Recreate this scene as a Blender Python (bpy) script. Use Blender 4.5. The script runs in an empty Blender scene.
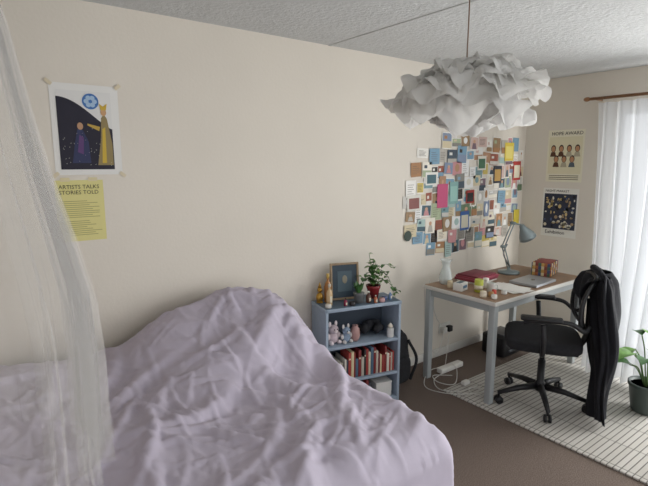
import bpy, bmesh, math, random
import numpy as np
from mathutils import Vector, Matrix, noise, Euler
sc=bpy.context.scene
random.seed(7); rng=np.random.default_rng(7)
R=random.random
def U(a,b): return random.uniform(a,b)
# ------------------------------------------------------------------ materials
def lin(c):
    if isinstance(c,str):
        c=c.lstrip('#'); c=[int(c[i:i+2],16)/255 for i in (0,2,4)]
    return tuple(x/12.92 if x<=.04045 else ((x+.055)/1.055)**2.4 for x in c)
MC={}
def mat(name,col,rough=.6,nscale=0,namt=.12,bump=0,bscale=None,metal=0,transl=0,alpha=1,spec=.5,transm=0,emit=0):
    if name in MC: return MC[name]
    m=bpy.data.materials.new(name); m.use_nodes=True; nt=m.node_tree; N=nt.nodes; L=nt.links
    b=N['Principled BSDF']; out=N['Material Output']
    c=lin(col)
    b.inputs['Base Color'].default_value=(*c,1); b.inputs['Roughness'].default_value=rough
    b.inputs['Metallic'].default_value=metal; b.inputs['Specular IOR Level'].default_value=spec
    b.inputs['Transmission Weight'].default_value=transm
    tc=N.new('ShaderNodeTexCoord')
    if nscale:
        n=N.new('ShaderNodeTexNoise'); n.inputs['Scale'].default_value=nscale; n.inputs['Detail'].default_value=5
        L.new(tc.outputs['Object'],n.inputs['Vector'])
        r=N.new('ShaderNodeValToRGB'); r.color_ramp.elements[0].position=.3; r.color_ramp.elements[1].position=.7
        r.color_ramp.elements[0].color=(*[x*(1-namt) for x in c],1); r.color_ramp.elements[1].color=(*[min(1,x*(1+namt)) for x in c],1)
        L.new(n.outputs['Fac'],r.inputs['Fac']); L.new(r.outputs['Color'],b.inputs['Base Color'])
    if bump:
        n2=N.new('ShaderNodeTexNoise'); n2.inputs['Scale'].default_value=bscale or 200; n2.inputs['Detail'].default_value=4
        L.new(tc.outputs['Object'],n2.inputs['Vector'])
        bp=N.new('ShaderNodeBump'); bp.inputs['Strength'].default_value=bump; bp.inputs['Distance'].default_value=.01
        L.new(n2.outputs['Fac'],bp.inputs['Height']); L.new(bp.outputs['Normal'],b.inputs['Normal'])
    sh=b.outputs[0]
    if transl:
        t=N.new('ShaderNodeBsdfTranslucent'); t.inputs['Color'].default_value=(*c,1)
        mx=N.new('ShaderNodeMixShader'); mx.inputs[0].default_value=transl
        L.new(sh,mx.inputs[1]); L.new(t.outputs[0],mx.inputs[2]); sh=mx.outputs[0]
    if alpha<1:
        t=N.new('ShaderNodeBsdfTransparent'); mx=N.new('ShaderNodeMixShader'); mx.inputs[0].default_value=alpha
        L.new(t.outputs[0],mx.inputs[1]); L.new(sh,mx.inputs[2]); sh=mx.outputs[0]
    if sh!=b.outputs[0]: L.new(sh,out.inputs['Surface'])
    MC[name]=m; return m
# ------------------------------------------------------------------ builder
class B:
    def __init__(s): s.v=[];s.f=[];s.mi=[];s.sm=[];s.mats=[];s.M=Matrix.Identity(4)
    def _m(s,m):
        if m not in s.mats: s.mats.append(m)
        return s.mats.index(m)
    def add(s,vs,fs,m,smooth=False):
        o=len(s.v); s.v+= [tuple(s.M@Vector(p)) for p in vs]; k=s._m(m)
        for f in fs: s.f.append([i+o for i in f]); s.mi.append(k); s.sm.append(smooth)
    def box(s,c,size,m,rot=(0,0,0),bev=0,seg=2,smooth=None):
        bm=bmesh.new(); bmesh.ops.create_cube(bm,size=1)
        for v in bm.verts: v.co=Vector((v.co.x*size[0],v.co.y*size[1],v.co.z*size[2]))
        if bev: bmesh.ops.bevel(bm,geom=bm.edges[:],offset=bev,segments=seg,profile=.5,affect='EDGES')
        RM=Euler(rot).to_matrix()
        bm.verts.index_update()
        vs=[Vector(c)+RM@v.co for v in bm.verts]; fs=[[v.index for v in f.verts] for f in bm.faces]; bm.free()
        s.add(vs,fs,m,bool(bev) if smooth is None else smooth)
    def tube(s,pts,r,m,n=8,cap=True):
        pts=[Vector(p) for p in pts]; k=len(pts)
        rs=list(r) if isinstance(r,(list,tuple)) else [r]*k
        if len(rs)<k: rs=[rs[min(len(rs)-1,int(i/k*len(rs)))] for i in range(k)]
        vs=[];fs=[]; prev=None
        for i,p in enumerate(pts):
            t=(pts[min(i+1,k-1)]-pts[max(i-1,0)]).normalized()
            a=prev if prev is not None else (Vector((0,0,1)) if abs(t.z)<.9 else Vector((1,0,0)))
            x=(a-t*a.dot(t)).normalized(); y=t.cross(x); prev=x
            for j in range(n):
                an=2*math.pi*j/n; vs.append(p+(x*math.cos(an)+y*math.sin(an))*rs[i])
        for i in range(k-1):
            for j in range(n):
                fs.append([i*n+j,i*n+(j+1)%n,(i+1)*n+(j+1)%n,(i+1)*n+j])
        if cap: fs.append(list(range(n))[::-1]); fs.append([(k-1)*n+j for j in range(n)])
        s.add(vs,fs,m,True)
    def rev(s,prof,c,m,n=24,sx=1,sy=1):
        vs=[];fs=[];k=len(prof)
        for r,z in prof:
            for j in range(n):
                a=2*math.pi*j/n; vs.append((c[0]+r*sx*math.cos(a),c[1]+r*sy*math.sin(a),c[2]+z))
        for i in range(k-1):
            for j in range(n): fs.append([i*n+j,i*n+(j+1)%n,(i+1)*n+(j+1)%n,(i+1)*n+j])
        fs.append(list(range(n))[::-1]); fs.append([(k-1)*n+j for j in range(n)])
        s.add(vs,fs,m,True)
    def blob(s,c,rad,m,n=16,e=1.0,rot=0,nz=0):
        vs=[];fs=[]
        def p(x): return math.copysign(abs(x)**e,x)
        for i in range(n+1):
            ph=-math.pi/2+math.pi*i/n
            for j in range(2*n):
                th=math.pi*j/n
                q=Vector((p(math.cos(ph))*p(math.cos(th)),p(math.cos(ph))*p(math.sin(th)),p(math.sin(ph))))
                if nz: q*=1+nz*noise.noise(q*2.3+Vector(c)*9)
                q=Vector((q.x*rad[0],q.y*rad[1],q.z*rad[2])); q.rotate(Matrix.Rotation(rot,3,'Z'))
                vs.append(Vector(c)+q)
        for i in range(n):
            for j in range(2*n):
                fs.append([i*2*n+j,i*2*n+(j+1)%(2*n),(i+1)*2*n+(j+1)%(2*n),(i+1)*2*n+j])
        s.add(vs,fs,m,True)
    def grid(s,fn,nu,nv,m,smooth=True,wrap=False):
        vs=[fn(i/nu,j/nv) for j in range(nv+1) for i in range(nu+(0 if wrap else 1))]
        w=nu if wrap else nu+1; fs=[]
        for j in range(nv):
            for i in range(nu):
                i2=(i+1)%w
                fs.append([j*w+i,j*w+i2,(j+1)*w+i2,(j+1)*w+i])
        s.add(vs,fs,m,smooth)
    def leaf(s,p,d,size,m,droop=.3,width=.7):
        d=Vector(d).normalized(); side=d.cross(Vector((0,0,1)))
        if side.length<.1: side=Vector((1,0,0))
        side.normalize(); up=side.cross(d).normalized(); p=Vector(p)
        prof=[0,.55,.9,1,.85,.5,0]; vs=[];fs=[]
        for i,w in enumerate(prof):
            t=i/6; c=p+d*size*t-Vector((0,0,1))*size*droop*t*t
            hw=w*size*width*.5
            vs+= [c-side*hw+up*hw*.35,c,c+side*hw+up*hw*.35]
        for i in range(6):
            a=i*3; fs+= [[a,a+1,a+4,a+3],[a+1,a+2,a+5,a+4]]
        s.add(vs,fs,m,True)
    def obj(s,name,loc=(0,0,0),rot=(0,0,0),parent=None):
        me=bpy.data.meshes.new(name); me.from_pydata([tuple(v) for v in s.v],[],s.f); me.update()
        for m in s.mats: me.materials.append(m)
        me.polygons.foreach_set('material_index',s.mi); me.polygons.foreach_set('use_smooth',s.sm)
        o=bpy.data.objects.new(name,me); sc.collection.objects.link(o); o.location=loc; o.rotation_euler=rot
        if parent: o.parent=parent
        return o
def arc(pts,n=8):
    P=[Vector(p) for p in pts]; P=[P[0]*2-P[1]]+P+[P[-1]*2-P[-2]]; o=[]
    for i in range(1,len(P)-2):
        for k in range(n):
            t=k/n; a,b,c,d=P[i-1:i+3]
            o.append(.5*((2*b)+(c-a)*t+(2*a-5*b+4*c-d)*t*t+(3*b-a-3*c+d)*t**3))
    o.append(P[-2]); return o
def text_into(b,txt,origin,u,v,size,m,off):
    cu=bpy.data.curves.new('t','FONT'); cu.body=txt; cu.size=size; cu.resolution_u=2
    o=bpy.data.objects.new('t',cu); sc.collection.objects.link(o); bpy.context.view_layer.update()
    dg=bpy.context.evaluated_depsgraph_get(); me=bpy.data.meshes.new_from_object(o.evaluated_get(dg))
    vs=[Vector(origin)+Vector(u)*p.co.x+Vector(v)*p.co.y+Vector(off) for p in me.vertices]
    fs=[list(q.vertices) for q in me.polygons]; b.add(vs,fs,m)
    bpy.data.objects.remove(o); bpy.data.meshes.remove(me); bpy.data.curves.remove(cu)
# ------------------------------------------------------------------ room
X0,XR=-1.3,4.29; Y0,YB=-1.8,2.55; H=2.35
def wallmat(name,col,sc_=3,bump=.15,bs=90,dist=.01):
    return mat(name,col,.85,sc_,.03,bump,bs)
mw=wallmat('wall_paint','#ddd6ca',1.5,.08,60)
mc=wallmat('ceiling_stipple','#c8caca',8,.7,50)
mtrim=mat('white_gloss_paint','#dcdad4',.4)
carpet=mat('brown_carpet','#75665c',.95,180,.45,.8,350)
b=B(); b.box(((X0+XR)/2,YB+.06,H/2),(XR-X0+.3,.12,H+.2),mw); b.obj('wall_back')
b=B(); b.box((X0-.06,(Y0+YB)/2,H/2),(.12,YB-Y0,H+.2),mw); b.obj('wall_left')
WY0,WY1,WZ0,WZ1=-.9,1.78,.06,2.06
b=B()
b.box((XR+.06,(WY1+YB)/2,H/2),(.12,YB-WY1,H+.2),mw)
b.box((XR+.06,(WY0+Y0)/2,H/2),(.12,WY0-Y0,H+.2),mw)
b.box((XR+.06,(WY0+WY1)/2,(WZ1+H+.1)/2),(.12,WY1-WY0,H+.1-WZ1),mw)
b.box((XR+.06,(WY0+WY1)/2,(WZ0-.1)/2),(.12,WY1-WY0,WZ0+.1),mw)
b.obj('wall_right')
b=B(); b.box(((X0+XR)/2,(Y0+YB)/2,H+.05),(XR-X0,YB-Y0,.1),mc)
b.obj('ceiling')
b=B(); b.box((1.98,(Y0+YB)/2,H-.001),(.025,YB-Y0,.004),mc,bev=.0015); b.obj('trim_1')
b=B(); b.box(((X0+XR)/2,(Y0+YB)/2,-.05),(XR-X0,YB-Y0,.1),carpet); b.obj('floor')
b=B(); b.box(((X0+XR)/2,YB-.006,.035),(XR-X0,.012,.07),mtrim,bev=.003); b.obj('baseboard_back')
b=B(); b.box((XR-.006,(WY1+YB)/2,.035),(.012,YB-WY1-.02,.07),mtrim,bev=.003); b.obj('baseboard_right')
b=B(); fr=mat('upvc_frame','#e6e8ea',.35); gl=mat('window_glass','#ffffff',.02,alpha=.12)
for y in (WY0+.03,(WY0+WY1)/2,WY1-.03): b.box((XR+.06,y,(WZ0+WZ1)/2),(.06,.06,WZ1-WZ0),fr,bev=.005)
for z in (WZ0+.03,WZ1-.03): b.box((XR+.06,(WY0+WY1)/2,z),(.058,WY1-WY0,.06),fr,bev=.005)
b.box((XR+.06,(WY0+WY1)/2,(WZ0+WZ1)/2),(.006,WY1-WY0-.1,WZ1-WZ0-.1),gl)
b.obj('window_1')
# ------------------------------------------------------------------ rug
def rugmat():
    m=bpy.data.materials.new('rug_woven'); m.use_nodes=True; N=m.node_tree.nodes; L=m.node_tree.links
    bs=N['Principled BSDF']; bs.inputs['Roughness'].default_value=.95
    tc=N.new('ShaderNodeTexCoord'); br=N.new('ShaderNodeTexBrick')
    br.inputs['Color1'].default_value=(*lin('#ccc8c1'),1); br.inputs['Color2'].default_value=(*lin('#c3bfb7'),1)
    br.inputs['Mortar'].default_value=(*lin('#7b7771'),1)
    br.inputs['Scale'].default_value=1; br.inputs['Brick Width'].default_value=.24; br.inputs['Row Height'].default_value=.032
    br.inputs['Mortar Size'].default_value=.0034; br.inputs['Mortar Smooth'].default_value=.3
    br.offset=.0
    L.new(tc.outputs['Object'],br.inputs['Vector']); L.new(br.outputs['Color'],bs.inputs['Base Color'])
    bp=N.new('ShaderNodeBump'); bp.inputs['Strength'].default_value=.6; bp.inputs['Distance'].default_value=.004; bp.invert=True
    L.new(br.outputs['Fac'],bp.inputs['Height']); L.new(bp.outputs['Normal'],bs.inputs['Normal'])
    return m
b=B(); b.box((0,0,.006),(1.5,2.6,.012),rugmat(),bev=.004); b.obj('striped_rug',(3.42,.80,0))
# ------------------------------------------------------------------ bed
wood=mat('pale_wood','#b08d62',.5,14,.2)
bed=bpy.data.objects.new('bed',None); sc.collection.objects.link(bed)
BX0,BX1,BY0,BY1=-.48,1.475,1.15,2.49
BT=.52
b=B(); b.box(((BX0+BX1)/2,(BY0+BY1)/2,.21),(BX1-BX0-.04,BY1-BY0-.04,.14),wood,bev=.01)
for x in (BX0+.08,BX1-.08):
    for y in (BY0+.08,BY1-.08): b.box((x,y,.07),(.07,.07,.14),wood,bev=.005)
b.obj('bed_frame',parent=bed)
b=B(); b.box((BX0-.03,(BY0+BY1)/2,.5),(.05,BY1-BY0,1.0),wood,bev=.012); b.obj('headboard',parent=bed)
b=B(); b.box(((BX0+BX1)/2,(BY0+BY1)/2,.39),(BX1-BX0-.06,BY1-BY0-.06,.22),mat('mattress_ticking','#d8d4cc',.9),bev=.05,seg=4); b.obj('mattress',parent=bed)
EX,EY=BX1+.03,BY0-.03
def foldf(X,Y,n,s1r,s2r,amp,seed,abias=None):
    r=np.random.default_rng(seed); o=np.zeros_like(X)
    for _ in range(n):
        a=r.uniform(0,math.pi) if abias is None else abias+r.normal()*.45
        cx=r.uniform(-.4,1.6); cy=r.uniform(1.0,2.5); s1=r.uniform(*s1r); s2=r.uniform(*s2r); cv=r.uniform(-1.6,1.6)
        uu=(X-cx)*math.cos(a)+(Y-cy)*math.sin(a); vv=-(X-cx)*math.sin(a)+(Y-cy)*math.cos(a)+cv*uu*uu
        q=vv/s2; sh_=np.exp(-np.where(q>0,q*q,(q*1.9)**2))
        o=np.maximum(o,amp*r.uniform(.35,1)*np.exp(-(uu/s1)**2)*sh_)
    return o
def Hraw(x,y):
    g=lambda cx,cy,sx,sy,a,th=0:a*np.exp(-(((x-cx)*math.cos(th)+(y-cy)*math.sin(th))/sx)**2-((-(x-cx)*math.sin(th)+(y-cy)*math.cos(th))/sy)**2)
    h=BT+.05
    h=h+g(1.20,2.36,.34,.30,.32)+g(.78,2.32,.24,.30,.18)+g(1.40,2.12,.15,.34,.07,.1)+g(1.0,1.98,.42,.13,.10,.25)
    h=h+g(.15,2.35,.40,.35,.15)+g(.45,1.65,.2,.3,.06,.5)+g(-.2,1.9,.25,.4,.12)+g(1.1,1.5,.35,.25,.035)
    h=h+foldf(x,y,22,(.18,.42),(.04,.08),.046,11,abias=1.0)+foldf(x,y,45,(.12,.35),(.025,.045),.028,12)+foldf(x,y,110,(.08,.25),(.014,.024),.014,14)
    return h
mx_,my_=np.meshgrid(np.arange(-.7,2.1,.005),np.arange(.6,2.7,.005),indexing='ij'); HM=Hraw(mx_,my_)
def Hs(x,y):
    i=np.clip(((x+.7)/.005),0,HM.shape[0]-2); j=np.clip(((y-.6)/.005),0,HM.shape[1]-2)
    i0=i.astype(int); j0=j.astype(int); fi=i-i0; fj=j-j0
    return (HM[i0,j0]*(1-fi)+HM[i0+1,j0]*fi)*(1-fj)+(HM[i0,j0+1]*(1-fi)+HM[i0+1,j0+1]*fi)*fj
sp=.0085; ex0,ex1,ey0,ey1=-.42,EX+.40,EY-.38,2.50
nu=int((ex1-ex0)/sp)+1; nv=int((ey1-ey0)/sp)+1
gx,gy=np.meshgrid(np.linspace(ex0,ex1,nu),np.linspace(ey0,ey1,nv),indexing='ij')
dx=np.maximum(gx-EX,0); dy=np.maximum(EY-gy,0)
px=np.where(dx>0,EX+.25*dx,gx); py=np.where(dy>0,EY-.25*dy,gy)
pz=Hs(px,py)+.012-.93*(dx+dy)
pz=pz+foldf(gx,gy,120,(.1,.3),(.03,.05),.03,3)+.003*rng.standard_normal(gx.shape)
P=np.stack([px,py,pz],-1).astype(np.float32)
V=np.zeros_like(P)
rest=sp*1.14
cons=[((1,0),rest,1.0),((0,1),rest,1.0),((1,1),rest*2**.5,.3),((1,-1),rest*2**.5,.3),((2,0),rest*2,.12),((0,2),rest*2,.12)]
def sl(n,d):
    return (slice(0,n-d),slice(d,n)) if d>=0 else (slice(-d,n),slice(0,n+d))
def relax(P,a,L0,k):
    A,Bs=sl(nu,a[0]); C_,D=sl(nv,a[1])
    p=P[A,C_]; q=P[Bs,D]; d=q-p; l=np.sqrt((d*d).sum(-1,keepdims=True))+1e-9
    c=d*((l-L0)/l)*(k*.5)
    return (A,C_),(Bs,D),c
def step_cons(P):
    for a,L0,k in cons[:2]:
        acc=np.zeros_like(P); i1,i2,c=relax(P,a,L0,k); acc[i1]+=c*.55; acc[i2]-=c*.55; P+=acc
    acc=np.zeros_like(P)
    for a,L0,k in cons[2:]:
        i1,i2,c=relax(P,a,L0,k); acc[i1]+=c*.8; acc[i2]-=c*.8
    P+=acc
dt=1/50.
for st in range(75):
    V[...,2]-=9.8*dt*.7
    Q=P+V*dt; A0=P[...,:2].copy()
    for it in range(8):
        step_cons(Q)
        if it%2==1:
            x=Q[...,0];y=Q[...,1];z=Q[...,2]
            inside=(x<EX+.005)&(y>EY-.005)
            er=np.minimum(EX+.005-x,y-EY+.005)
            hh=Hs(x,y)+.008-np.where(er<.10,(1-np.clip(er,0,.10)/.10)**2*.09,0)
            pen=hh-z
            hit=inside&(pen>-.002)
            e1=EX+.005-x; e2=y-EY+.005
            sx=hit&(e1<pen)&(e1<=e2); sy=hit&(e2<pen)&(e2<e1); szz=hit&~sx&~sy
            Q[...,0]=np.where(sx,EX+.007,x); Q[...,1]=np.where(sy,EY-.007,y); Q[...,2]=np.where(szz,np.maximum(hh,z),z)
            fr_=szz[...,None]*.85
            Q[...,:2]-=(Q[...,:2]-A0)*fr_
            Q[...,2]=np.maximum(Q[...,2],.03)
            Q[...,1]=np.minimum(Q[...,1],2.515)
            Q[...,0]=np.minimum(Q[...,0],1.72)
    V=(Q-P)/dt*.92; P=Q
duv=mat('lilac_cotton','#c0b8c7',.9,5,.05,.12,240)
fx,fy=P[...,0].astype(float),P[...,1].astype(float)
P[...,2]+=(foldf(fx,fy,230,(.06,.25),(.009,.016),.014,15)+foldf(fx,fy,320,(.03,.10),(.007,.011),.0065,16))*(P[...,2]>.5)
vs=P.reshape(-1,3); me=bpy.data.meshes.new('duvet')
ii=np.arange(nu*nv).reshape(nu,nv); F=np.stack([ii[:-1,:-1],ii[1:,:-1],ii[1:,1:],ii[:-1,1:]],-1).reshape(-1,4)
me.from_pydata(vs.tolist(),[],F.tolist()); me.update(); me.materials.append(duv)
me.polygons.foreach_set('use_smooth',[True]*len(me.polygons))
do=bpy.data.objects.new('duvet',me); sc.collection.objects.link(do)
sm=do.modifiers.new('smooth','SMOOTH'); sm.factor=.5; sm.iterations=1
so=do.modifiers.new('solid','SOLIDIFY'); so.thickness=.006; so.offset=1
# ------------------------------------------------------------------ mosquito net
def netmat():
    m=bpy.data.materials.new('net_mesh'); m.use_nodes=True; N=m.node_tree.nodes; L=m.node_tree.links; N.remove(N['Principled BSDF'])
    d=N.new('ShaderNodeBsdfDiffuse'); d.inputs[0].default_value=(.96,.95,.93,1); t=N.new('ShaderNodeBsdfTranslucent'); t.inputs[0].default_value=(.96,.95,.93,1)
    a=N.new('ShaderNodeMixShader'); L.new(d.outputs[0],a.inputs[1]); L.new(t.outputs[0],a.inputs[2])
    tr=N.new('ShaderNodeBsdfTransparent'); mx=N.new('ShaderNodeMixShader'); mx.inputs[0].default_value=.15
    L.new(tr.outputs[0],mx.inputs[1]); L.new(a.outputs[0],mx.inputs[2]); L.new(mx.outputs[0],N['Material Output'].inputs[0])
    return m
nm=netmat(); b=B(); NC=(-.08,1.66)
pr=[(2.31,.10),(2.15,.19),(2.02,.235),(1.8,.27),(1.6,.305),(1.4,.35),(1.2,.39),(1.0,.40),(.8,.395),(.69,.40)]
def netf(u,v):
    t=v*(len(pr)-1); i=min(int(t),len(pr)-2); k=t-i
    z=pr[i][0]*(1-k)+pr[i+1][0]*k; r=pr[i][1]*(1-k)+pr[i+1][1]*k
    th=2*math.pi*u; w=.03+.06*v
    r*=1+w*(.55*math.sin(17*th+.6*v)+.5*math.sin(41*th+1.3)+.3*math.sin(7*th+v*1.2))
    return (NC[0]+r*math.cos(th),NC[1]+r*math.sin(th),z)
b.grid(netf,420,30,nm,wrap=True)
# gathered overlap of the net opening (one side only)
def netg(u,v):
    uu=-.16+.22*u; x,y,z=netf(uu,v); k=.93+.03*math.sin(60*u); return (NC[0]+(x-NC[0])*k,NC[1]+(y-NC[1])*k,z+.004)
b.grid(netg,160,24,nm)
b.rev([(.09,2.31),(.105,2.315),(.105,2.325),(.09,2.33)],(NC[0],NC[1],0),mtrim,24)
b.tube([(NC[0],NC[1],2.32),(NC[0],NC[1],H)],.01,mtrim)
b.obj('mosquito_net_canopy')
# ------------------------------------------------------------------ flat art helpers
def cm(hexc): return mat('print_'+hexc.strip('#'),hexc,.7)
class Art:
    def __init__(s,wall): s.b=B(); s.w=wall
    def pt(s,u,v,k):
        e=.0015+.0006*k
        return (u,YB-e,v) if s.w=='back' else (XR-e,u,v)
    def poly(s,pts,col,k):
        P_=[s.pt(u,v,k) for u,v in pts]
        s.b.add(P_,[list(range(len(P_)))],cm(col))
    def rect(s,u0,v0,u1,v1,col,k,rot=0):
        cx,cy=(u0+u1)/2,(v0+v1)/2; o=[]
        for u,v in ((u0,v0),(u1,v0),(u1,v1),(u0,v1)):
            du,dv=u-cx,v-cy; o.append((cx+du*math.cos(rot)-dv*math.sin(rot),cy+du*math.sin(rot)+dv*math.cos(rot)))
        s.poly(o,col,k)
    def ell(s,cx,cy,rx,ry,col,k,n=24,a0=0,a1=2*math.pi): s.poly([(cx+rx*math.cos(a0+(a1-a0)*i/n),cy+ry*math.sin(a0+(a1-a0)*i/n)) for i in range(n)],col,k)
# poster 1
a=Art('back'); x0,x1,z0,z1=.385,.68,1.565,1.98
a.rect(x0,z0,x1,z1,'#e2e1dd',0)
ix0,ix1,iz0,iz1=x0+.025,x1-.035,z0+.025,z1-.03
a.rect(ix0,iz0,ix1,iz1,'#dcdbd8',1)
pts=[(ix0,iz0)]+[(ix1,iz0)]+[(ix1,iz0+.20)]
n=18
for i in range(n+1):
    t=i/n; pts.append((ix1-(ix1-ix0)*t, iz0+.19+.14*math.sin(t*math.pi/2)**1.3))
a.poly(pts,'#1d1b2c',2)
a.ell(x0+.17,z1-.075,.036,.036,'#3f6fae',3); 
for k in range(6):
    an=k*math.pi/3; a.ell(x0+.17+.018*math.cos(an),z1-.075+.018*math.sin(an),.011,.011,'#a9c3dd',4,10)
a.poly([(x0+.075,iz0+.03),(x0+.155,iz0+.03),(x0+.150,iz0+.13),(x0+.125,iz0+.19),(x0+.105,iz0+.185),(x0+.09,iz0+.12)],'#2f3558',3)
a.poly([(x0+.10,iz0+.08),(x0+.125,iz0+.07),(x0+.13,iz0+.15),(x0+.112,iz0+.16)],'#5a3c6e',4)
a.ell(x0+.118,iz0+.20,.013,.017,'#b08a6a',4,12)
a.poly([(x0+.185,iz0+.02),(ix1-.004,iz0+.02),(ix1-.004,iz0+.12),(x0+.238,iz0+.24),(x0+.225,iz0+.26),(x0+.212,iz0+.24),(x0+.205,iz0+.14)],'#8f7f56',3)
a.poly([(x0+.20,iz0+.18),(x0+.15,iz0+.205),(x0+.15,iz0+.213),(x0+.205,iz0+.20)],'#b99a45',4)
a.poly([(x0+.205,iz0+.03),(x0+.225,iz0+.03),(x0+.228,iz0+.20),(x0+.215,iz0+.19)],'#c9ab3f',4)
a.ell(x0+.224,iz0+.268,.013,.017,'#c49a70',4,12); a.poly([(x0+.212,iz0+.278),(x0+.236,iz0+.278),(x0+.242,iz0+.31),(x0+.224,iz0+.295),(x0+.206,iz0+.308)],'#c9a83c',5)
for _ in range(40): 
    u=U(ix0+.01,ix1-.01); v=U(iz0+.01,iz0+.2); a.ell(u,v,.0015,.0015,'#d8d6c8',3,6)
for u,v in ((x0,z1),(x1,z1),(x0,z0),(x1,z0)): a.rect(u-.016,v-.008,u+.016,v+.008,'#d8ccb0',6,rot=.7 if (u==x0)==(v==z0) else -.7)
a.b.obj('art_poster_night_figures')
# yellow notice
a=Art('back'); x0,x1,z0,z1=.375,.585,1.25,1.54
a.rect(x0,z0,x1,z1,'#dad28e',0)
for u,v in (((x0+x1)/2-.06,z1),((x0+x1)/2+.06,z1)): a.rect(u-.02,v-.006,u+.02,v+.012,'#d9cda5',2)
for k,tx in enumerate(('ARTISTS TALKS','STORIES TOLD')):
    text_into(a.b,tx,(x0+.015,YB-.0025,z1-.04-.026*k),(1,0,0),(0,0,1),.026,cm('#2c2a1c'),(0,0,0))
v=z1-.10
while v>z0+.02:
    if R()<.85: a.rect(x0+.015,v,x0+.015+U(.11,.18),v+.0026,'#9a9460',1)
    v-=.0095
a.b.obj('yellow_notice_poster')
# collage
a=Art('back'); pal=['#e6e3da','#d9d4c4','#e9e9e6','#4d656f','#7da0b6','#a8c0ba','#a87e58','#3a3430','#9a5a48','#c9b566','#6a8062','#cfb4aa','#8593aa','#e8dfcb','#48545f','#9a8060','#b08a6c','#7b6670','#f2f1ec','#a9b494','#d3c6a6','#ece6d8','#dcdad4','#c58f90','#7a9a9e','#b7b2a8','#c9c6be','#8b8880','#e4e2dc','#eeece6']
rows=[(1.78,3.12,4.22),(1.67,2.80,4.27),(1.56,2.75,4.27),(1.45,2.71,4.27),(1.34,2.68,4.27),(1.23,2.69,4.27),(1.12,2.72,4.22),(1.02,2.80,4.10),(.935,2.96,3.92)]
for (z,xa,xb) in rows:
    x=xa+U(-.03,.03)
    while x<xb-.05:
        w=U(.065,.125); h=U(.085,.14)
        if R()<.2: w,h=h,w
        if x+w>xb+.01: break
        zz=z+U(-.025,.025); rot=U(-.06,.06); k=random.randint(0,4)*3
        base=random.choice(pal)
        bd='#eceae4' if R()<.4 else base
        a.rect(x,zz-h/2,x+w,zz+h/2,bd,k,rot)
        if bd!=base: a.rect(x+.006,zz-h/2+.008,x+w-.006,zz+h/2-.006,base,k+1,rot)
        c2=random.choice(pal); q=R()
        if q<.15: a.ell(x+w/2,zz+.004,w*.24,h*.3,c2,k+2,14)
        elif q<.5:
            a.rect(x+w*.03,zz-h*.45,x+w*.97,zz-h*U(.0,.15),c2,k+2,rot); a.rect(x+w*.2,zz+h*.1,x+w*.5,zz+h*.3,random.choice(pal),k+2,rot)
        elif q<.75:
            for j in range(5): a.rect(x+w*.15,zz-h*.3+j*h*.13,x+w*U(.55,.85),zz-h*.3+j*h*.13+.003,'#6a625a',k+2)
        else:
            a.ell(x+w*.5,zz+h*.14,w*.15,h*.14,'#c9a184',k+2,12); a.poly([(x+w*.22,zz-h*.42),(x+w*.78,zz-h*.42),(x+w*.66,zz+h*.02),(x+w*.34,zz+h*.02)],c2,k+2)
        x+=w+U(-.005,.014)
def piece(x,z,w,h,c,c2=None):
    a.rect(x-w/2,z-h/2,x+w/2,z+h/2,c,15,.02)
    if c2: a.rect(x-w*.38,z-h*.38,x+w*.38,z+h*.3,c2,16,.02)
piece(3.12,1.36,.13,.19,'#c4567c'); piece(3.26,1.38,.11,.18,'#86ada8','#9bc4ba'); piece(4.02,1.72,.14,.16,'#d8c04a','#e6d67a')
piece(4.16,1.55,.12,.17,'#b5403a','#e8e0c8'); piece(3.42,1.14,.12,.16,'#3a5f98','#c9c4b0'); piece(3.48,1.34,.11,.11,'#a03630','#2c2a2a')
piece(2.98,1.5,.14,.1,'#e4e2da','#4a6a72'); piece(2.79,1.32,.15,.12,'#dcdad0','#8a5a54'); piece(3.86,1.52,.12,.15,'#3b3f48','#c09a5a')
piece(3.62,1.62,.12,.12,'#d9d5c9','#4c7258'); piece(4.2,1.12,.09,.14,'#dcc84a')
a.ell(2.73,1.07,.042,.042,'#3e4c44',17,10); 
a.b.obj('photo_collage')
# right-wall posters
a=Art('right')
y0,y1,z0,z1=2.01,2.33,1.455,1.905
a.rect(y0,z0,y1,z1,'#e6e1cc',0); a.rect(y0+.015,z0+.07,y1-.015,z1-.06,'#ded7b8',1)
for r_ in range(2):
    for c_ in range(4):
        yy=y1-.055-c_*.07-(.03 if r_ else 0); zz=z1-.16-.09*r_
        if yy<y0+.03: continue
        a.ell(yy,zz,.022,.032,'#2c2420',2,14); a.ell(yy,zz-.004,.017,.025,'#b98a66',3,14)
        a.poly([(yy-.028,zz-.07),(yy+.028,zz-.07),(yy+.018,zz-.03),(yy-.018,zz-.03)],random.choice(['#5a3a2a','#8a6a3e','#54606a','#b0a890']),2)
text_into(a.b,'HOPE AWARD',(XR-.004,y1-.03,z1-.045),(0,-1,0),(0,0,1),.042,cm('#3a3426'),(0,0,0))
for k in range(3): a.rect(y0+.03,z0+.02+k*.016,y1-.03,z0+.026+k*.016,'#7a7052',2)
a.b.obj('group_portrait_poster')
a=Art('right'); y0,y1,z0,z1=2.02,2.34,.965,1.40
a.rect(y0,z0,y1,z1,'#e6e4dc',0); a.rect(y0+.015,z0+.07,y1-.015,z1-.05,'#2b3042',1)
for _ in range(70):
    yy=U(y0+.03,y1-.03); zz=U(z0+.09,z1-.07); a.ell(yy,zz,U(.005,.016),U(.006,.02),random.choice(['#c9b27a','#d8d0b8','#4a5a80','#a08a6a','#15171f','#dcd8cc']),2,8)
text_into(a.b,'NIGHT MARKET',(XR-.004,y1-.02,z1-.035),(0,-1,0),(0,0,1),.03,cm('#3a3426'),(0,0,0))
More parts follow.
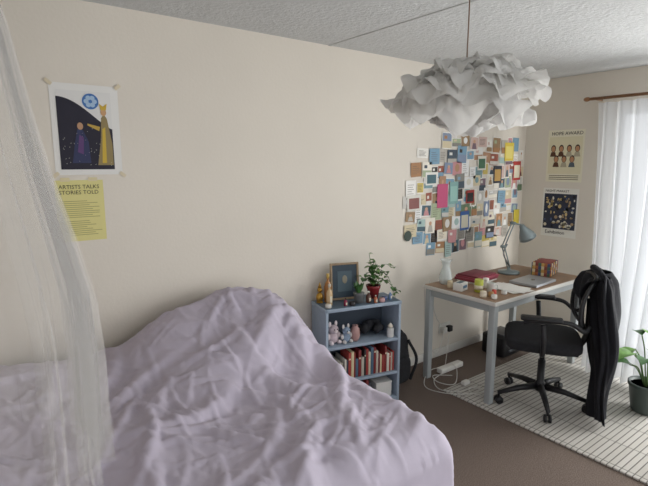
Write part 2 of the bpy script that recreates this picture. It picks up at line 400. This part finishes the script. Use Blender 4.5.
text_into(a.b,'Exhibition',(XR-.004,y1-.04,z0+.025),(0,-1,0),(0,0,1),.045,cm('#2a2a2a'),(0,0,0))
a.b.obj('night_market_poster')
# ------------------------------------------------------------------ bookshelf
SA=-math.radians(13.8); SC=Vector((2.053,2.349,0)); SR=Matrix.Rotation(SA,3,'Z')
def SL(x,y,z): return tuple(SC+SR@Vector((x,y,z)))
sw,sd,sh=.545,.235,.72
blue=mat('blue_grey_laminate','#9aa9b8',.55,20,.06)
topm=mat('shelf_top_blue','#5f7182',.5,12,.15)
b=B(); t=.018
for x in (-sw/2+t/2,sw/2-t/2): b.box((x,0,sh/2),(t,sd,sh),blue,bev=.002)
for z in (.05,.235,.47): b.box((0,0,z-t/2),(sw-2*t,sd-.004,t),blue,bev=.001)
b.box((0,0,sh-t/2),(sw+.006,sd,t+.004),blue,bev=.002); b.box((0,0,sh+.003),(sw-.01,sd-.01,.002),topm)
b.box((0,sd/2-.004,sh/2),(sw-2*t,.006,sh-.02),mat('shelf_back','#49525e',.8)); b.box((0,-sd/2+.015,.02),(sw-2*t,.012,.04),blue)
b.obj('bookshelf',SC,(0,0,SA))
b=B(); x=-.13; bc=['#7c2a2a','#d6d0c0','#3a3d4a','#a8433a','#b9b2a2','#6b2330','#2d2b2b','#d8c9a0','#9a3a34','#c9c0a8','#44513f','#8f3530','#8a3a3a','#4b6478','#b97a4a']; kb=0
while x<sw/2-.045:
    w=U(.011,.024); h=U(.12,.19); kb+=random.choice((1,2,4)); c=bc[kb%len(bc)]
    dpt=U(.12,.16); y=-sd/2+.02+dpt/2
    b.box((x+w/2,y,.2355+h/2),(w-.001,dpt,h),mat('book_'+c.strip('#'),c,.6),bev=.002)
    if kb%3==0: b.box((x+w/2,y-.0005,.2355+h*U(.6,.85)),(w*.6,dpt,h*.06),mat('book_label','#ded5b8',.5))
    x+=w
for k in range(5):
    h=.022; c=bc[(k*4)%len(bc)]; b.box((-.195,-.01,.236+h*k+h/2),(U(.10,.12),.15,h-.001),mat('book_'+c.strip('#'),c,.6),bev=.002,rot=(0,0,U(-.05,.05)))
x=-.2
while x<.06:
    w=U(.014,.03); h=U(.12,.17); kb+=2; c=bc[kb%len(bc)]; b.box((x+w/2,-.02,.0505+h/2),(w-.001,.15,h),mat('book_'+c.strip('#'),c,.6),bev=.002); x+=w
b.obj('books',SC,(0,0,SA))
b=B(); b.box((0,0,.05),(.12,.14,.10),mat('white_card','#dad8d2',.6),bev=.004); b.box((0,0,.102),(.124,.144,.012),mat('white_card','#dad8d2'),bev=.003); b.obj('storage_box',SL(.17,-.02,.051),(0,0,SA))
def plush(name,loc,c1,c2,s=1):
    b=B(); m1=mat('plush_'+c1.strip('#'),c1,.95,40,.15,.5,300); m2=mat('plush_'+c2.strip('#'),c2,.95,40,.15)
    b.blob((0,0,.034*s),(.032*s,.028*s,.034*s),m1,10); b.blob((0,-.006*s,.08*s),(.028*s,.025*s,.025*s),m1,10)
    for k in (-1,1):
        b.blob((k*.02*s,0,.108*s),(.009*s,.006*s,.016*s),m2,8); b.blob((k*.026*s,-.022*s,.012*s),(.012*s,.018*s,.012*s),m2,8); b.blob((k*.034*s,-.008*s,.045*s),(.009*s,.012*s,.018*s),m2,8)
        b.blob((k*.010*s,-.029*s,.085*s),(.003*s,.003*s,.004*s),mat('black_bead','#111111',.2),6)
    b.blob((0,-.03*s,.074*s),(.011*s,.008*s,.008*s),m2,8); b.obj(name,loc,(0,0,SA+.2))
plush('plush_toy',SL(-.19,-.04,.4705),'#c9b8bd','#e2d6d6',1.2)
plush('plush_toy.001',SL(-.105,-.055,.4705),'#8fa0b4','#d7d3ce',1.0)
b=B(); b.rev([(.02,0),(.03,.02),(.034,.05),(.03,.08),(.018,.095),(.02,.105),(.014,.105)],(0,0,0),mat('ceramic_rose','#b08a84',.35)); b.obj('ceramic_jar',SL(-.035,-.05,.4705))
b=B(); 
for i in range(7):
    b.blob((U(-.06,.07),U(-.04,.04),.03+U(0,.03)),(.035,.03,.03),mat('dark_cloth','#2b2c30',.9,30,.3),8,nz=.4)
b.obj('folded_scarf',SL(.10,.015,.474),(0,0,SA))
b=B(); b.rev([(.022,0),(.024,.005),(.024,.055),(.026,.06)],(0,0,0),mat('white_ceramic','#dcdcd8',.3)); b.rev([(.01,.062),(.02,.075),(.0,.1)],(0,0,0),mat('candle_wax','#e8e0cf',.5)); b.obj('candle_jar',SL(.215,-.08,.4705))
ST=sh+.0045
b=B(); fm=mat('frame_walnut','#9a8468',.5,30,.2)
fw_,fh=.20,.245
for s_ in (-1,1): b.box((s_*(fw_/2-.007),0,fh/2),(.014,.016,fh),fm,bev=.002)
for z in (.007,fh-.007): b.box((0,0,z),(fw_-.026,.016,.014),fm,bev=.002)
b.box((0,.002,fh/2),(fw_-.026,.008,fh-.026),mat('print_teal','#2d3f4c',.5)); b.box((0,-.003,fh/2),(fw_*.5,.002,fh*.55),mat('print_grey','#4a5e68',.5)); b.blob((0,-.004,fh*.55),(.018,.002,.028),mat('print_cream','#8f8a78',.6),8)
b.box((0,.03,.092),(.03,.003,.175),fm,rot=(.28,0,0)); b.obj('framed_picture',SL(-.06,.05,ST+.001),(-.10,0,SA-.1))
def bottle(name,loc,c,h,r,cap='#2a2622'):
    b=B(); m=mat('bottle_'+c.strip('#'),c,.2)
    b.rev([(r*.9,0),(r,.004),(r,h*.55),(r*.8,h*.66),(r*.35,h*.75),(r*.35,h*.85)],(0,0,0),m,18)
    b.rev([(r*.42,h*.85),(r*.42,h),(r*.3,h)],(0,0,0),mat('cap_'+cap.strip('#'),cap,.4),14)
    b.box((0,-r*.98,h*.3),(r*.9,r*.12,h*.3),mat('label_cream','#d8cfb8',.6)); b.obj(name,loc)
bottle('perfume_bottle',SL(-.19,.04,ST),'#a9743f',.19,.024,'#c8a85a')
bottle('perfume_bottle.001',SL(-.21,-.03,ST),'#d2b58a',.14,.019,'#d8d0c0')
bottle('perfume_bottle.002',SL(.05,-.07,ST),'#5a3a30',.075,.017,'#e0dcd0')
bottle('nail_polish_bottle',SL(.09,-.095,ST),'#b26a4c',.05,.012,'#e0dcd0')
bottle('nail_polish_bottle.001',SL(-.12,-.08,ST),'#8a2d4a',.05,.012)
bottle('nail_polish_bottle.002',SL(.22,-.06,ST),'#6a88b0',.055,.012,'#d7d7d7')
b=B(); b.blob((0,0,.035),(.026,.02,.035),mat('brass','#b0893e',.35,metal=.8),10); b.blob((0,0,.085),(.016,.016,.018),mat('brass','#b0893e'),10); b.rev([(.022,0),(.022,.008),(.012,.012)],(0,0,0),mat('brass','#b0893e')); b.rev([(.012,.1),(.006,.12),(.0,.14)],(0,0,0),mat('brass','#b0893e')); b.obj('brass_figurine',SL(-.243,.05,ST))
for i,(x,y) in enumerate(((-.24,-.08),(-.075,-.09),(.14,-.09),(.18,-.055))):
    b=B(); b.rev([(.018,0),(.02,.004),(.02,.018),(.017,.024),(.004,.024)],(0,0,0),mat('tin_%d'%i,['#d0ccc2','#2e2c2c','#c8a0a0','#4a5c84'][i],.35)); b.obj('cosmetic_tin'+('' if i==0 else '.%03d'%i),SL(x,y,ST))
leafm=mat('leaf_green','#3f6a34',.45,30,.35); leaf2=mat('leaf_pale','#6d8f4e',.45,30,.3); soil=mat('soil','#2b2019',.95); stemm=mat('stem_green','#55703c',.6)
b=B(); b.rev([(.026,0),(.034,.055),(.037,.06),(.037,.068),(.03,.068)],(0,0,0),mat('grey_pot','#6a6c6c',.5)); b.rev([(.0,.06),(.03,.06)],(0,0,0),soil)
for i in range(13):
    an=i*2.4; q=Vector((math.cos(an)*U(.15,.6),math.sin(an)*U(.15,.6),1)); b.leaf((.01*math.cos(an),.01*math.sin(an),.06),q,U(.06,.10),leafm,.1,.35)
b.obj('potted_succulent',SL(-.01,-.05,ST))
b=B(); b.rev([(.032,0),(.042,.06),(.048,.075),(.05,.09),(.042,.09),(.040,.075)],(0,0,0),mat('red_glazed_pot','#7c2226',.25)); b.rev([(0,.078),(.042,.078)],(0,0,0),soil)
random.seed(21)
def vine(pts,nl,size):
    A=arc(pts,8); b.tube(A,.0016,stemm,5)
    for i in range(nl):
        k=int((i+1)/(nl)*(len(A)-1)); p=A[k]; an=U(0,6.28)
        b.leaf(p,(math.cos(an)*.9,math.sin(an)*.9,U(-.1,.6)),size*U(.7,1.15),random.choice([leafm,leafm,leaf2]),.5,.8)
for e in ((-.07,-.03,.17),(-.03,-.05,.22),(.02,.0,.24),(.05,-.05,.18),(-.08,.03,.15),(.0,.03,.2),(-.04,.0,.26)):
    vine([(0,0,.08),(e[0]*.4,e[1]*.4,e[2]*.8),e],7,.055)
vine([(0,0,.08),(.05,-.02,.17),(.11,-.03,.13),(.155,-.05,.0),(.16,-.06,-.05)],12,.05)
vine([(0,0,.08),(.04,-.05,.13),(.09,-.08,.09),(.13,-.11,.03)],9,.048)
vine([(0,0,.08),(-.02,.0,.2),(-.06,-.02,.31)],7,.048)
vine([(0,0,.08),(.03,.0,.18),(.10,-.01,.22),(.15,-.02,.19)],8,.048)
b.obj('trailing_potted_plant',SL(.13,.01,ST))
b=B(); bk=mat('black_nylon','#1c1c20',.8,40,.3,.3,300)
b.blob((0,0,.2),(.12,.085,.2),bk,16,.6,nz=.12); b.blob((0,-.075,.13),(.09,.04,.10),bk,12,.6)
b.tube(arc([(-.05,.0,.39),(-.03,.0,.43),(.03,.0,.43),(.05,.0,.39)]),.008,bk); b.tube(arc([(-.07,-.08,.34),(-.11,-.13,.2),(-.08,-.1,.04)]),.011,bk); b.tube(arc([(.07,-.08,.34),(.11,-.13,.2),(.08,-.1,.04)]),.011,bk)
b.obj('backpack',(2.47,2.41,.002),(0,0,.1))
# ------------------------------------------------------------------ desk
DX0,DX1,DY0,DY1,DH=2.72,3.92,1.75,2.36,.73
b=B(); dtop=mat('desk_wood_top','#8f735b',.45,7,.15); dw=mat('desk_grey_metal','#a4a9a9',.45); edge=mat('desk_white_edge','#d3d0c9',.5)
b.box(((DX0+DX1)/2,(DY0+DY1)/2,DH-.016),(DX1-DX0,DY1-DY0,.028),edge,bev=.003)
b.box(((DX0+DX1)/2,(DY0+DY1)/2,DH-.001),(DX1-DX0-.012,DY1-DY0-.012,.003),dtop)
lw=.045
for x in (DX0+.035,DX1-.035):
    for y in (DY0+.035,DY1-.035):
        zb=.0125 if y<2.1 else .001
        b.box((x,y,(DH-.03+zb)/2),(lw,lw,DH-.03-zb),dw,bev=.003)
    b.box((x,(DY0+DY1)/2,DH-.055),(.03,DY1-DY0-.11,.05),dw,bev=.002)
for y in (DY0+.035,DY1-.035): b.box(((DX0+DX1)/2,y,DH-.055),(DX1-DX0-.11,.03,.05),dw,bev=.002)
b.obj('desk')
DT=DH+.0012
glass=mat('clear_glass','#e4ecea',.05,alpha=.45,spec=.8)
b=B(); b.rev([(.034,0),(.046,.01),(.05,.05),(.036,.10),(.026,.135),(.032,.165),(.044,.185),(.042,.185),(.030,.165),(.024,.135),(.034,.1),(.047,.05),(.043,.012),(.0,.01)],(0,0,0),glass,24); b.obj('glass_vase',(2.86,2.27,DT))
b=B(); b.box((0,0,.028),(.09,.07,.056),mat('white_card','#dad8d2'),bev=.003); b.box((0,-.036,.03),(.06,.001,.02),mat('label_blue','#5a7c96',.5)); b.box((0,0,.057),(.07,.03,.002),mat('print_grey','#56707c')); b.obj('tissue_box',(2.80,2.09,DT),(0,0,.2))
b=B(); b.rev([(.027,0),(.03,.003),(.03,.085),(.027,.09),(.024,.088)],(0,0,0),mat('lime_enamel','#b7bd4a',.35),24); b.rev([(.0302,.02),(.0302,.05)],(0,0,0),mat('label_cream','#d8cfb8'),24); b.obj('lime_tin_can',(2.86,1.98,DT))
b=B(); b.rev([(.024,0),(.027,.004),(.028,.06),(.03,.065),(.027,.065),(.025,.008),(0,.008)],(0,0,0),mat('white_ceramic','#dcdcd8'),20); b.tube(arc([(.026,0,.05),(.045,0,.045),(.043,0,.02),(.026,0,.015)]),.004,mat('white_ceramic','#dcdcd8')); b.obj('coffee_mug',(2.93,1.93,DT),(0,0,-.6))
for i,(x,y,c,r,h) in enumerate(((2.77,1.88,'#d9cdb8',.022,.04),(2.83,1.86,'#b58a5a',.018,.03),(2.79,1.81,'#e0dcd4',.02,.028),(2.88,1.87,'#c84a3a',.015,.035),(2.95,1.84,'#d7d7d2',.02,.03),(3.0,2.02,'#e4e0d8',.022,.07),(2.80,2.18,'#d8c8a8',.02,.05))):
    b=B(); b.rev([(r*.95,0),(r,.003),(r,h*.7),(r*.9,h*.72),(r*.95,h*.74),(r*.95,h),(.002,h)],(0,0,0),mat('jar_'+c.strip('#'),c,.35),18); b.obj('small_jar'+('' if i==0 else '.%03d'%i),(x,y,DT))
b=B(); 
for k,(c,w,d_,h) in enumerate((('#d8d4cc',.26,.19,.012),('#8a3a48',.28,.2,.02),('#a04456',.27,.2,.014),('#7a2e3c',.25,.18,.012))):
    z=sum((.012,.02,.014,.012)[:k]); b.box((U(-.01,.01),U(-.01,.01),z+h/2),(w,d_,h-.0008),mat('folder_'+c.strip('#'),c,.5),bev=.002,rot=(0,0,U(-.08,.08)))
b.obj('red_folder_stack',(3.14,2.20,DT),(0,0,.05))
b=B(); al=mat('aluminium','#b9bcc0',.35,metal=.6); b.box((0,0,.006),(.31,.215,.010),al,bev=.004); b.box((0,0,.0155),(.31,.215,.007),al,bev=.003); b.box((0,.1,.0115),(.26,.012,.004),mat('keys_black','#222226',.6)); b.blob((0,0,.0192),(.018,.016,.0006),mat('chrome','#b0b4b8',.2,metal=.9),8)
b.obj('laptop',(3.42,1.90,DT),(0,0,.06))
b=B(); 
for k in range(5): b.box((U(-.02,.02),U(-.02,.02),.0008+.0016*k),(.18,.25,.0008),mat('paper_white','#e2e0da',.8),rot=(0,0,U(-.3,.3)))
b.obj('loose_papers',(3.12,1.91,DT))
b=B(); 
for i in range(10):
    for j in range(4):
        for s_ in (-1,1):
            c=['#a86a42','#c8a05c','#4f6a5c','#8a4a42','#e0d0a8','#4b547a'][(i*7+j*3+(s_>0)*2)%6]
            b.box((-.10+.0222*i,s_*.07,.014+.026*j),(.0218,.008,.0255),mat('basket_'+c.strip('#'),c,.8),bev=.003)
        if i<6:
            for s_ in (-1,1): b.box((s_*.108,-.056+.0224*i,.014+.026*j),(.008,.0218,.0255),mat('basket_'+c.strip('#'),c,.8),bev=.003)
b.box((0,0,.004),(.21,.135,.006),mat('basket_a86a42','#a86a42')); b.box((0,0,.1),(.19,.12,.02),mat('basket_8a4a42','#8a4a42'),bev=.008)
b.obj('patterned_basket',(3.77,2.0,DT),(0,0,.25))
b=B(); lm=mat('lamp_grey_metal','#8a9698',.35,metal=.3); ch=mat('chrome','#b0b4b8',.2,metal=.9)
b.rev([(.08,0),(.085,.004),(.083,.016),(.03,.024),(.012,.03),(.012,.05)],(0,0,0),lm,28)
J1=Vector((-.05,.03,.22)); J2=Vector((.02,.0,.41)); HD=Vector((.13,-.08,.38))
for o in (-.012,.012):
    b.tube([Vector((0,o,.04)),J1+Vector((0,o,0))],.005,lm); b.tube([J1+Vector((0,o,0)),J2+Vector((0,o,0))],.005,lm)
b.tube([J1-Vector((0,.02,0)),J1+Vector((0,.02,0))],.013,lm,12); b.tube([J2-Vector((0,.02,0)),J2+Vector((0,.02,0))],.013,lm,12)
b.tube([J2,J2+(HD-J2)*.5],.007,lm)
b.tube(arc([(0,0,.06),(-.04,.03,.16),(-.02,.015,.24)]),.006,ch)
dn=Vector((.45,-.25,-.85)).normalized(); top=J2+(HD-J2)*.5
prf=[(.0,.02),(.018,.022),(.026,.05),(.042,.08),(.062,.12),(.068,.15),(.064,.148),(.038,.08),(.0,.06)]
q=Vector((0,0,1)).rotation_difference(dn).to_matrix().to_4x4()
b.M=Matrix.Translation(top-dn*.02)@q; b.rev(prf,(0,0,0),lm,28); b.blob((0,0,.11),(.025,.025,.03),mat('bulb_white','#e8e6e0',.3),10); b.M=Matrix.Identity(4)
b.obj('desk_lamp',(3.56,2.19,DT))
b=B(); b.box((0,0,0),(.146,.008,.086),mat('white_plastic','#d9d8d2',.4),bev=.003)
for k in (-1,1): b.box((k*.036,-.022,-.01),(.05,.04,.05),mat('black_plastic','#19191b',.5) if k>0 else mat('white_plastic','#d9d8d2'),bev=.006)
b.obj('wall_socket',(3.22,YB-.005,.24))
b=B(); wc=mat('white_cable','#d5d3cd',.5)
def cable(p): b.tube(arc(p,8),.0032,wc,6)
cable([(3.19,2.47,.22),(3.1,2.42,.04),(2.92,2.3,.01),(2.75,2.25,.008),(2.66,2.12,.008),(2.74,2.0,.018),(2.9,1.98,.018)])
cable([(3.18,2.50,.26),(3.0,2.46,.40),(2.88,2.44,.72)])
cable([(3.16,2.50,.24),(2.98,2.42,.10),(2.84,2.42,.30),(2.80,2.42,.72)])
cable([(2.95,2.30,.04),(2.84,2.35,.03),(2.70,2.30,.008),(2.60,2.18,.008),(2.66,2.0,.02),(2.85,1.9,.018),(3.0,1.95,.018)])
cable([(3.02,2.30,.045),(2.95,2.2,.06),(2.80,2.1,.018),(2.74,2.2,.01),(2.80,2.3,.01),(2.9,2.2,.02)])
cable([(2.88,1.93,.020),(2.84,1.99,.02),(2.78,1.95,.02),(2.80,1.87,.02),(2.88,1.86,.02),(2.92,1.91,.02)])
b.box((3.0,2.30,.028),(.26,.055,.04),mat('white_plastic','#d9d8d2'),bev=.006)
b.box((2.86,2.05,.03),(.06,.035,.03),mat('white_plastic','#d9d8d2'),bev=.005)
b.obj('power_strip_and_cables')
b=B(); b.box((0,0,.09),(.26,.22,.18),mat('black_plastic','#19191b'),bev=.02); b.box((0,-.112,.12),(.2,.004,.03),mat('grey_plastic','#4a4c50',.4),bev=.001); b.box((0,0,.186),(.2,.16,.012),mat('grey_plastic','#4a4c50'),bev=.004); b.box((0,-.115,.05),(.14,.01,.02),mat('grey_plastic','#4a4c50'),bev=.003); b.obj('desktop_printer',(3.66,2.28,.001))
# ------------------------------------------------------------------ office chair
b=B(); bp_=mat('chair_black_plastic','#17171a',.45); bf=mat('chair_black_fabric','#1d1d21',.9,60,.3,.4,400); mesh=mat('chair_mesh','#18181b',.9,alpha=.8)
for i in range(5):
    an=2*math.pi*i/5+.75; c,s_=math.cos(an),math.sin(an)
    b.tube([(.02*c,.02*s_,.115),(.15*c,.15*s_,.105),(.29*c,.29*s_,.075)],[.026,.020,.014],bp_,8)
    b.tube([(.285*c,.285*s_,.08),(.285*c,.285*s_,.045)],.008,bp_)
    wx,wy=.285*c,.285*s_; pxn=Vector((-s_,c,0))
    for k in (-1,1):
        q0=Vector((wx,wy,.026))+pxn*k*.007; b.tube([q0,q0+pxn*k*.014],.026,bp_,16)
b.rev([(.035,.085),(.04,.10),(.035,.135),(.024,.15),(.024,.30),(.016,.301),(.016,.40)],(0,0,0),bp_,16)
b.box((0,0,.405),(.18,.24,.04),bp_,bev=.01); b.tube([(.09,.03,.40),(.24,.04,.39)],.006,bp_)
b.blob((0,.01,.455),(.245,.235,.042),bf,16,.45); b.box((0,.01,.43),(.42,.40,.02),bp_,bev=.008)
def backp(u,v):
    x=u*(.225-.03*v); z=.56+.34*v; y=-.235-.04*v+.045*u*u+.03*math.sin(v*math.pi)
    return Vector((x,y,z))
ring=[]
for i in range(40):
    an=2*math.pi*i/40; cu,cv=math.cos(an),math.sin(an)
    u=math.copysign(abs(cu)**.5,cu); v=.5+.5*math.copysign(abs(cv)**.5,cv); ring.append(backp(u,v))
b.tube(ring+[ring[0]],.013,bp_,8,cap=False)
def bk_(u,v):
    uu=u*2-1; vv=v
    lim=(1-abs(2*vv-1)**4)**.25
    return backp(uu*lim,vv)
b.grid(bk_,16,16,mesh)
b.tube(arc([(0,-.10,.41),(0,-.20,.42),(0,-.25,.5),(0,-.258,.62),(0,-.255,.75)]),.02,bp_,8)
for k in (-1,1):
    b.tube(arc([(k*.17,.02,.41),(k*.26,.02,.43),(k*.285,.02,.52),(k*.28,.03,.63)]),.016,bp_,8)
    b.tube(arc([(k*.28,.14,.635),(k*.285,.03,.655),(k*.27,-.12,.65),(k*.24,-.20,.60),(k*.20,-.235,.62)]),.014,bp_,8)
    b.box((k*.28,.04,.665),(.065,.24,.028),bp_,bev=.012,seg=3)
CH=Vector((3.05,1.59,.013)); CA=math.radians(32)
b.obj('office_chair',CH,(0,0,CA))
b=B(); coat=mat('black_wool_coat','#14151c',.95,30,.25,.4,260)
def coatf(u,v):
    th=2*math.pi*u
    z=.925-.885*v
    hw=.215*(1-.12*v)-.09*max(0,v-.30)
    if v<.06: hw=.175+.035*(v/.06)
    xo=-.01-.13*v
    dep=.045+.016*math.sin(v*5)
    if v<.06: dep*=.35+.65*v/.06
    c,s_=math.cos(th),math.sin(th)
    x=xo+hw*math.copysign(abs(c)**.7,c); y=-.325-.01*v+dep*s_*1.0
    fo=.010*math.sin(7*th+3*v)+.008*math.sin(11*th-5*v+1)
    n_=noise.noise(Vector((x*5,y*5,z*3)))*.025
    return (x+fo*c+n_,y+fo*s_*1.6+n_,z+.012*math.sin(3*th))
b.grid(coatf,72,40,coat,wrap=True)
def flap(u,v):
    x=-.17+.34*u; z=.915-.24*v*(.6+.4*math.sin(u*3)); y=-.25+.04*math.sin(v*2)+.03*(2*u-1)**2+.010*math.sin(u*18+v*3)
    if v<.15: y-=.06*(1-v/.15)
    return (x,y,z)
b.grid(flap,30,14,coat)
b.tube(arc([(-.16,-.31,.90),(-.08,-.28,.94),(.04,-.27,.945),(.15,-.28,.925),(.18,-.32,.90)]),.02,coat,10)
b.tube(arc([(.17,-.31,.87),(.195,-.32,.75),(.19,-.335,.58),(.17,-.34,.42),(.16,-.34,.34)],6),[.045,.052,.052,.05,.048,.046,.046,.048,.047,.045,.044,.043,.042,.041,.04,.041,.042,.042],coat,12)
b.obj('draped_coat',CH,(0,0,CA))
# ------------------------------------------------------------------ curtains
def sheer():
    m=bpy.data.materials.new('sheer_curtain'); m.use_nodes=True; N=m.node_tree.nodes; L=m.node_tree.links; N.remove(N['Principled BSDF'])
    d=N.new('ShaderNodeBsdfDiffuse'); d.inputs[0].default_value=(.84,.85,.86,1); t=N.new('ShaderNodeBsdfTranslucent'); t.inputs[0].default_value=(.86,.88,.9,1)
    a=N.new('ShaderNodeMixShader'); a.inputs[0].default_value=.5; L.new(d.outputs[0],a.inputs[1]); L.new(t.outputs[0],a.inputs[2])
    tr=N.new('ShaderNodeBsdfTransparent'); mx=N.new('ShaderNodeMixShader'); mx.inputs[0].default_value=.78
    L.new(tr.outputs[0],mx.inputs[1]); L.new(a.outputs[0],mx.inputs[2]); L.new(mx.outputs[0],N['Material Output'].inputs[0])
    return m
sm_=sheer()
def curt(ya,yb,nf,ph,sl_,edge_=0):
    b=B()
    def f(u,v):
        z=2.09-2.05*v; y=ya+(yb-ya)*u-edge_*(1-u)*v
        x=4.14-sl_*v**1.3+(.03+.035*v)*math.sin(nf*u*2*math.pi+ph+.8*math.sin(3*v+u*9))+.03*noise.noise(Vector((u*4,v*2,ph)))
        return (x,y,z)
    b.grid(f,200,36,sm_)
    return b
curt(1.86,.98,8,0,.36,.20).obj('sheer_curtain')
curt(-.35,-1.0,7,1,.10).obj('sheer_curtain.001')
b=B(); rod=mat('rod_wood','#8a6242',.4,20,.2); b.tube([(4.14,1.93,2.125),(4.14,-1.1,2.125)],.012,rod,12); b.blob((4.14,1.95,2.125),(.018,.028,.018),rod,10); b.blob((4.14,-1.12,2.125),(.018,.028,.018),rod,10)
for y in (1.90,-1.05): b.tube([(4.14,y,2.125),(XR,y,2.125)],.008,rod)
b.obj('curtain_rod')
# ------------------------------------------------------------------ floor plant
b=B(); b.rev([(.075,0),(.082,.01),(.105,.17),(.112,.175),(.112,.195),(.1,.195),(.098,.17)],(0,0,0),mat('dark_green_pot','#4a5450',.4),28); b.rev([(0,.175),(.1,.175)],(0,0,0),soil)
lg=mat('leaf_bright','#6f9a4c',.4,20,.3); random.seed(5)
for i in range(15):
    an=i*2.4+.5; r_=U(.08,.2); h=U(.24,.58)
    if math.cos(an)>.3: r_*=.6
    tip=Vector((r_*math.cos(an),r_*math.sin(an),h)); A=arc([(.02*math.cos(an),.02*math.sin(an),.17),tip*.6+Vector((0,0,.1)),tip],6)
    b.tube(A,.004,stemm,6); dr=Vector((math.cos(an),math.sin(an),U(-.1,.5)))
    b.leaf(tip,dr,U(.12,.17)*(.7 if math.cos(an)>.3 else 1),random.choice([lg,leafm,lg]),.45,.72)
b.obj('potted_pothos',(3.48,1.10,.013))
# ------------------------------------------------------------------ pendant lamp
b=B(); paper=mat('crumpled_paper','#edece9',.85,transl=.4)
random.seed(11)
def petal(c,nrm,size,seed):
    nrm=Vector(nrm).normalized(); a=Vector((0,0,1)) if abs(nrm.z)<.9 else Vector((1,0,0))
    t=a.cross(nrm).normalized(); bt=nrm.cross(t); c=Vector(c); lobes=random.choice([4,5,5,6]); ph=U(0,6.28)
    def f(u,v):
        th=2*math.pi*u; r=v*size*(1+.08*math.sin(3*th+ph))
        w=(v**1.8)*size*(.18*math.sin(lobes*th+ph)+.06*math.sin((lobes*2+1)*th+seed))-(v**2)*size*.2
        q=noise.noise(Vector((math.cos(th)*v*2+seed,math.sin(th)*v*2,seed*.7)))*size*.22
        w2=abs(noise.noise(Vector((math.cos(th)*v*4.5+seed,math.sin(th)*v*4.5,seed*1.7))))*size*.17
        rr=r*(1-.10*math.sin(lobes*th+ph+1.5)*v)
        return c+t*rr*math.cos(th)+bt*rr*math.sin(th)+nrm*(w+q+w2+.02)
    b.grid(f,64,14,paper,smooth=True,wrap=True)
RX,RZ=.185,.08; LC=Vector((1.735,1.315,1.905)); k=0
for (el,n_,sz,up_) in ((75,3,.16,.8),(40,7,.165,.9),(12,9,.16,.9),(-16,8,.155,.8),(-45,5,.135,.4),(-78,2,.12,.0)):
    for i in range(n_):
        an=2*math.pi*(i+U(-.25,.25))/n_+el; e=math.radians(el+U(-6,6)); rx=RX*U(.85,1.08)
        p=Vector((rx*math.cos(e)*math.cos(an),rx*math.cos(e)*math.sin(an),RZ*math.sin(e)+.01))
        nr=Vector((math.cos(e)*math.cos(an)*.6,math.cos(e)*math.sin(an)*.6,math.sin(e)+up_))
        petal(p,nr,sz*U(.82,1.1),k*1.37); k+=1
wire=mat('white_plastic','#d9d8d2'); b.rev([(.02,.05),(.03,.07),(.03,.12),(.012,.135),(.004,.135)],(0,0,0),wire,16)
b.blob((0,0,.02),(.03,.03,.045),mat('bulb_white','#e8e6e0'),10)
b.tube([(0,0,.13),(.004,.002,.28),(0,0,H-LC.z-.03)],.003,mat('cord_brown','#8a7464',.6),6)
b.rev([(.04,H-LC.z-.035),(.05,H-LC.z-.01),(.05,H-LC.z-.0005)],(0,0,0),wire,20)
b.obj('pendant_lamp',LC)
# ------------------------------------------------------------------ light
w=bpy.data.worlds.new('world'); sc.world=w; w.use_nodes=True; N=w.node_tree.nodes; L=w.node_tree.links
bg=N['Background']; bg.inputs[0].default_value=(.95,.97,1,1); bg.inputs[1].default_value=1.35
def area(name,loc,rot,sx,sy,e,col):
    l=bpy.data.lights.new(name,'AREA'); l.shape='RECTANGLE'; l.size=sx; l.size_y=sy; l.energy=e; l.color=col
    o=bpy.data.objects.new(name,l); sc.collection.objects.link(o); o.location=loc; o.rotation_euler=rot; return o
area('daylight_window',(4.48,.27,1.1),(0,math.radians(90),0),1.9,1.2,115,(1,.995,.98))
# ------------------------------------------------------------------ camera
cd=bpy.data.cameras.new('camera'); co=bpy.data.objects.new('camera',cd); sc.collection.objects.link(co); sc.camera=co
cd.sensor_width=36; cd.lens=36*487/648; cd.clip_start=.05
az=math.radians(52.8); p=math.atan(80/487)
co.location=(0,0,1.62); co.rotation_euler=(math.pi/2-p,0,az-math.pi/2)
sc.view_settings.view_transform='Standard'
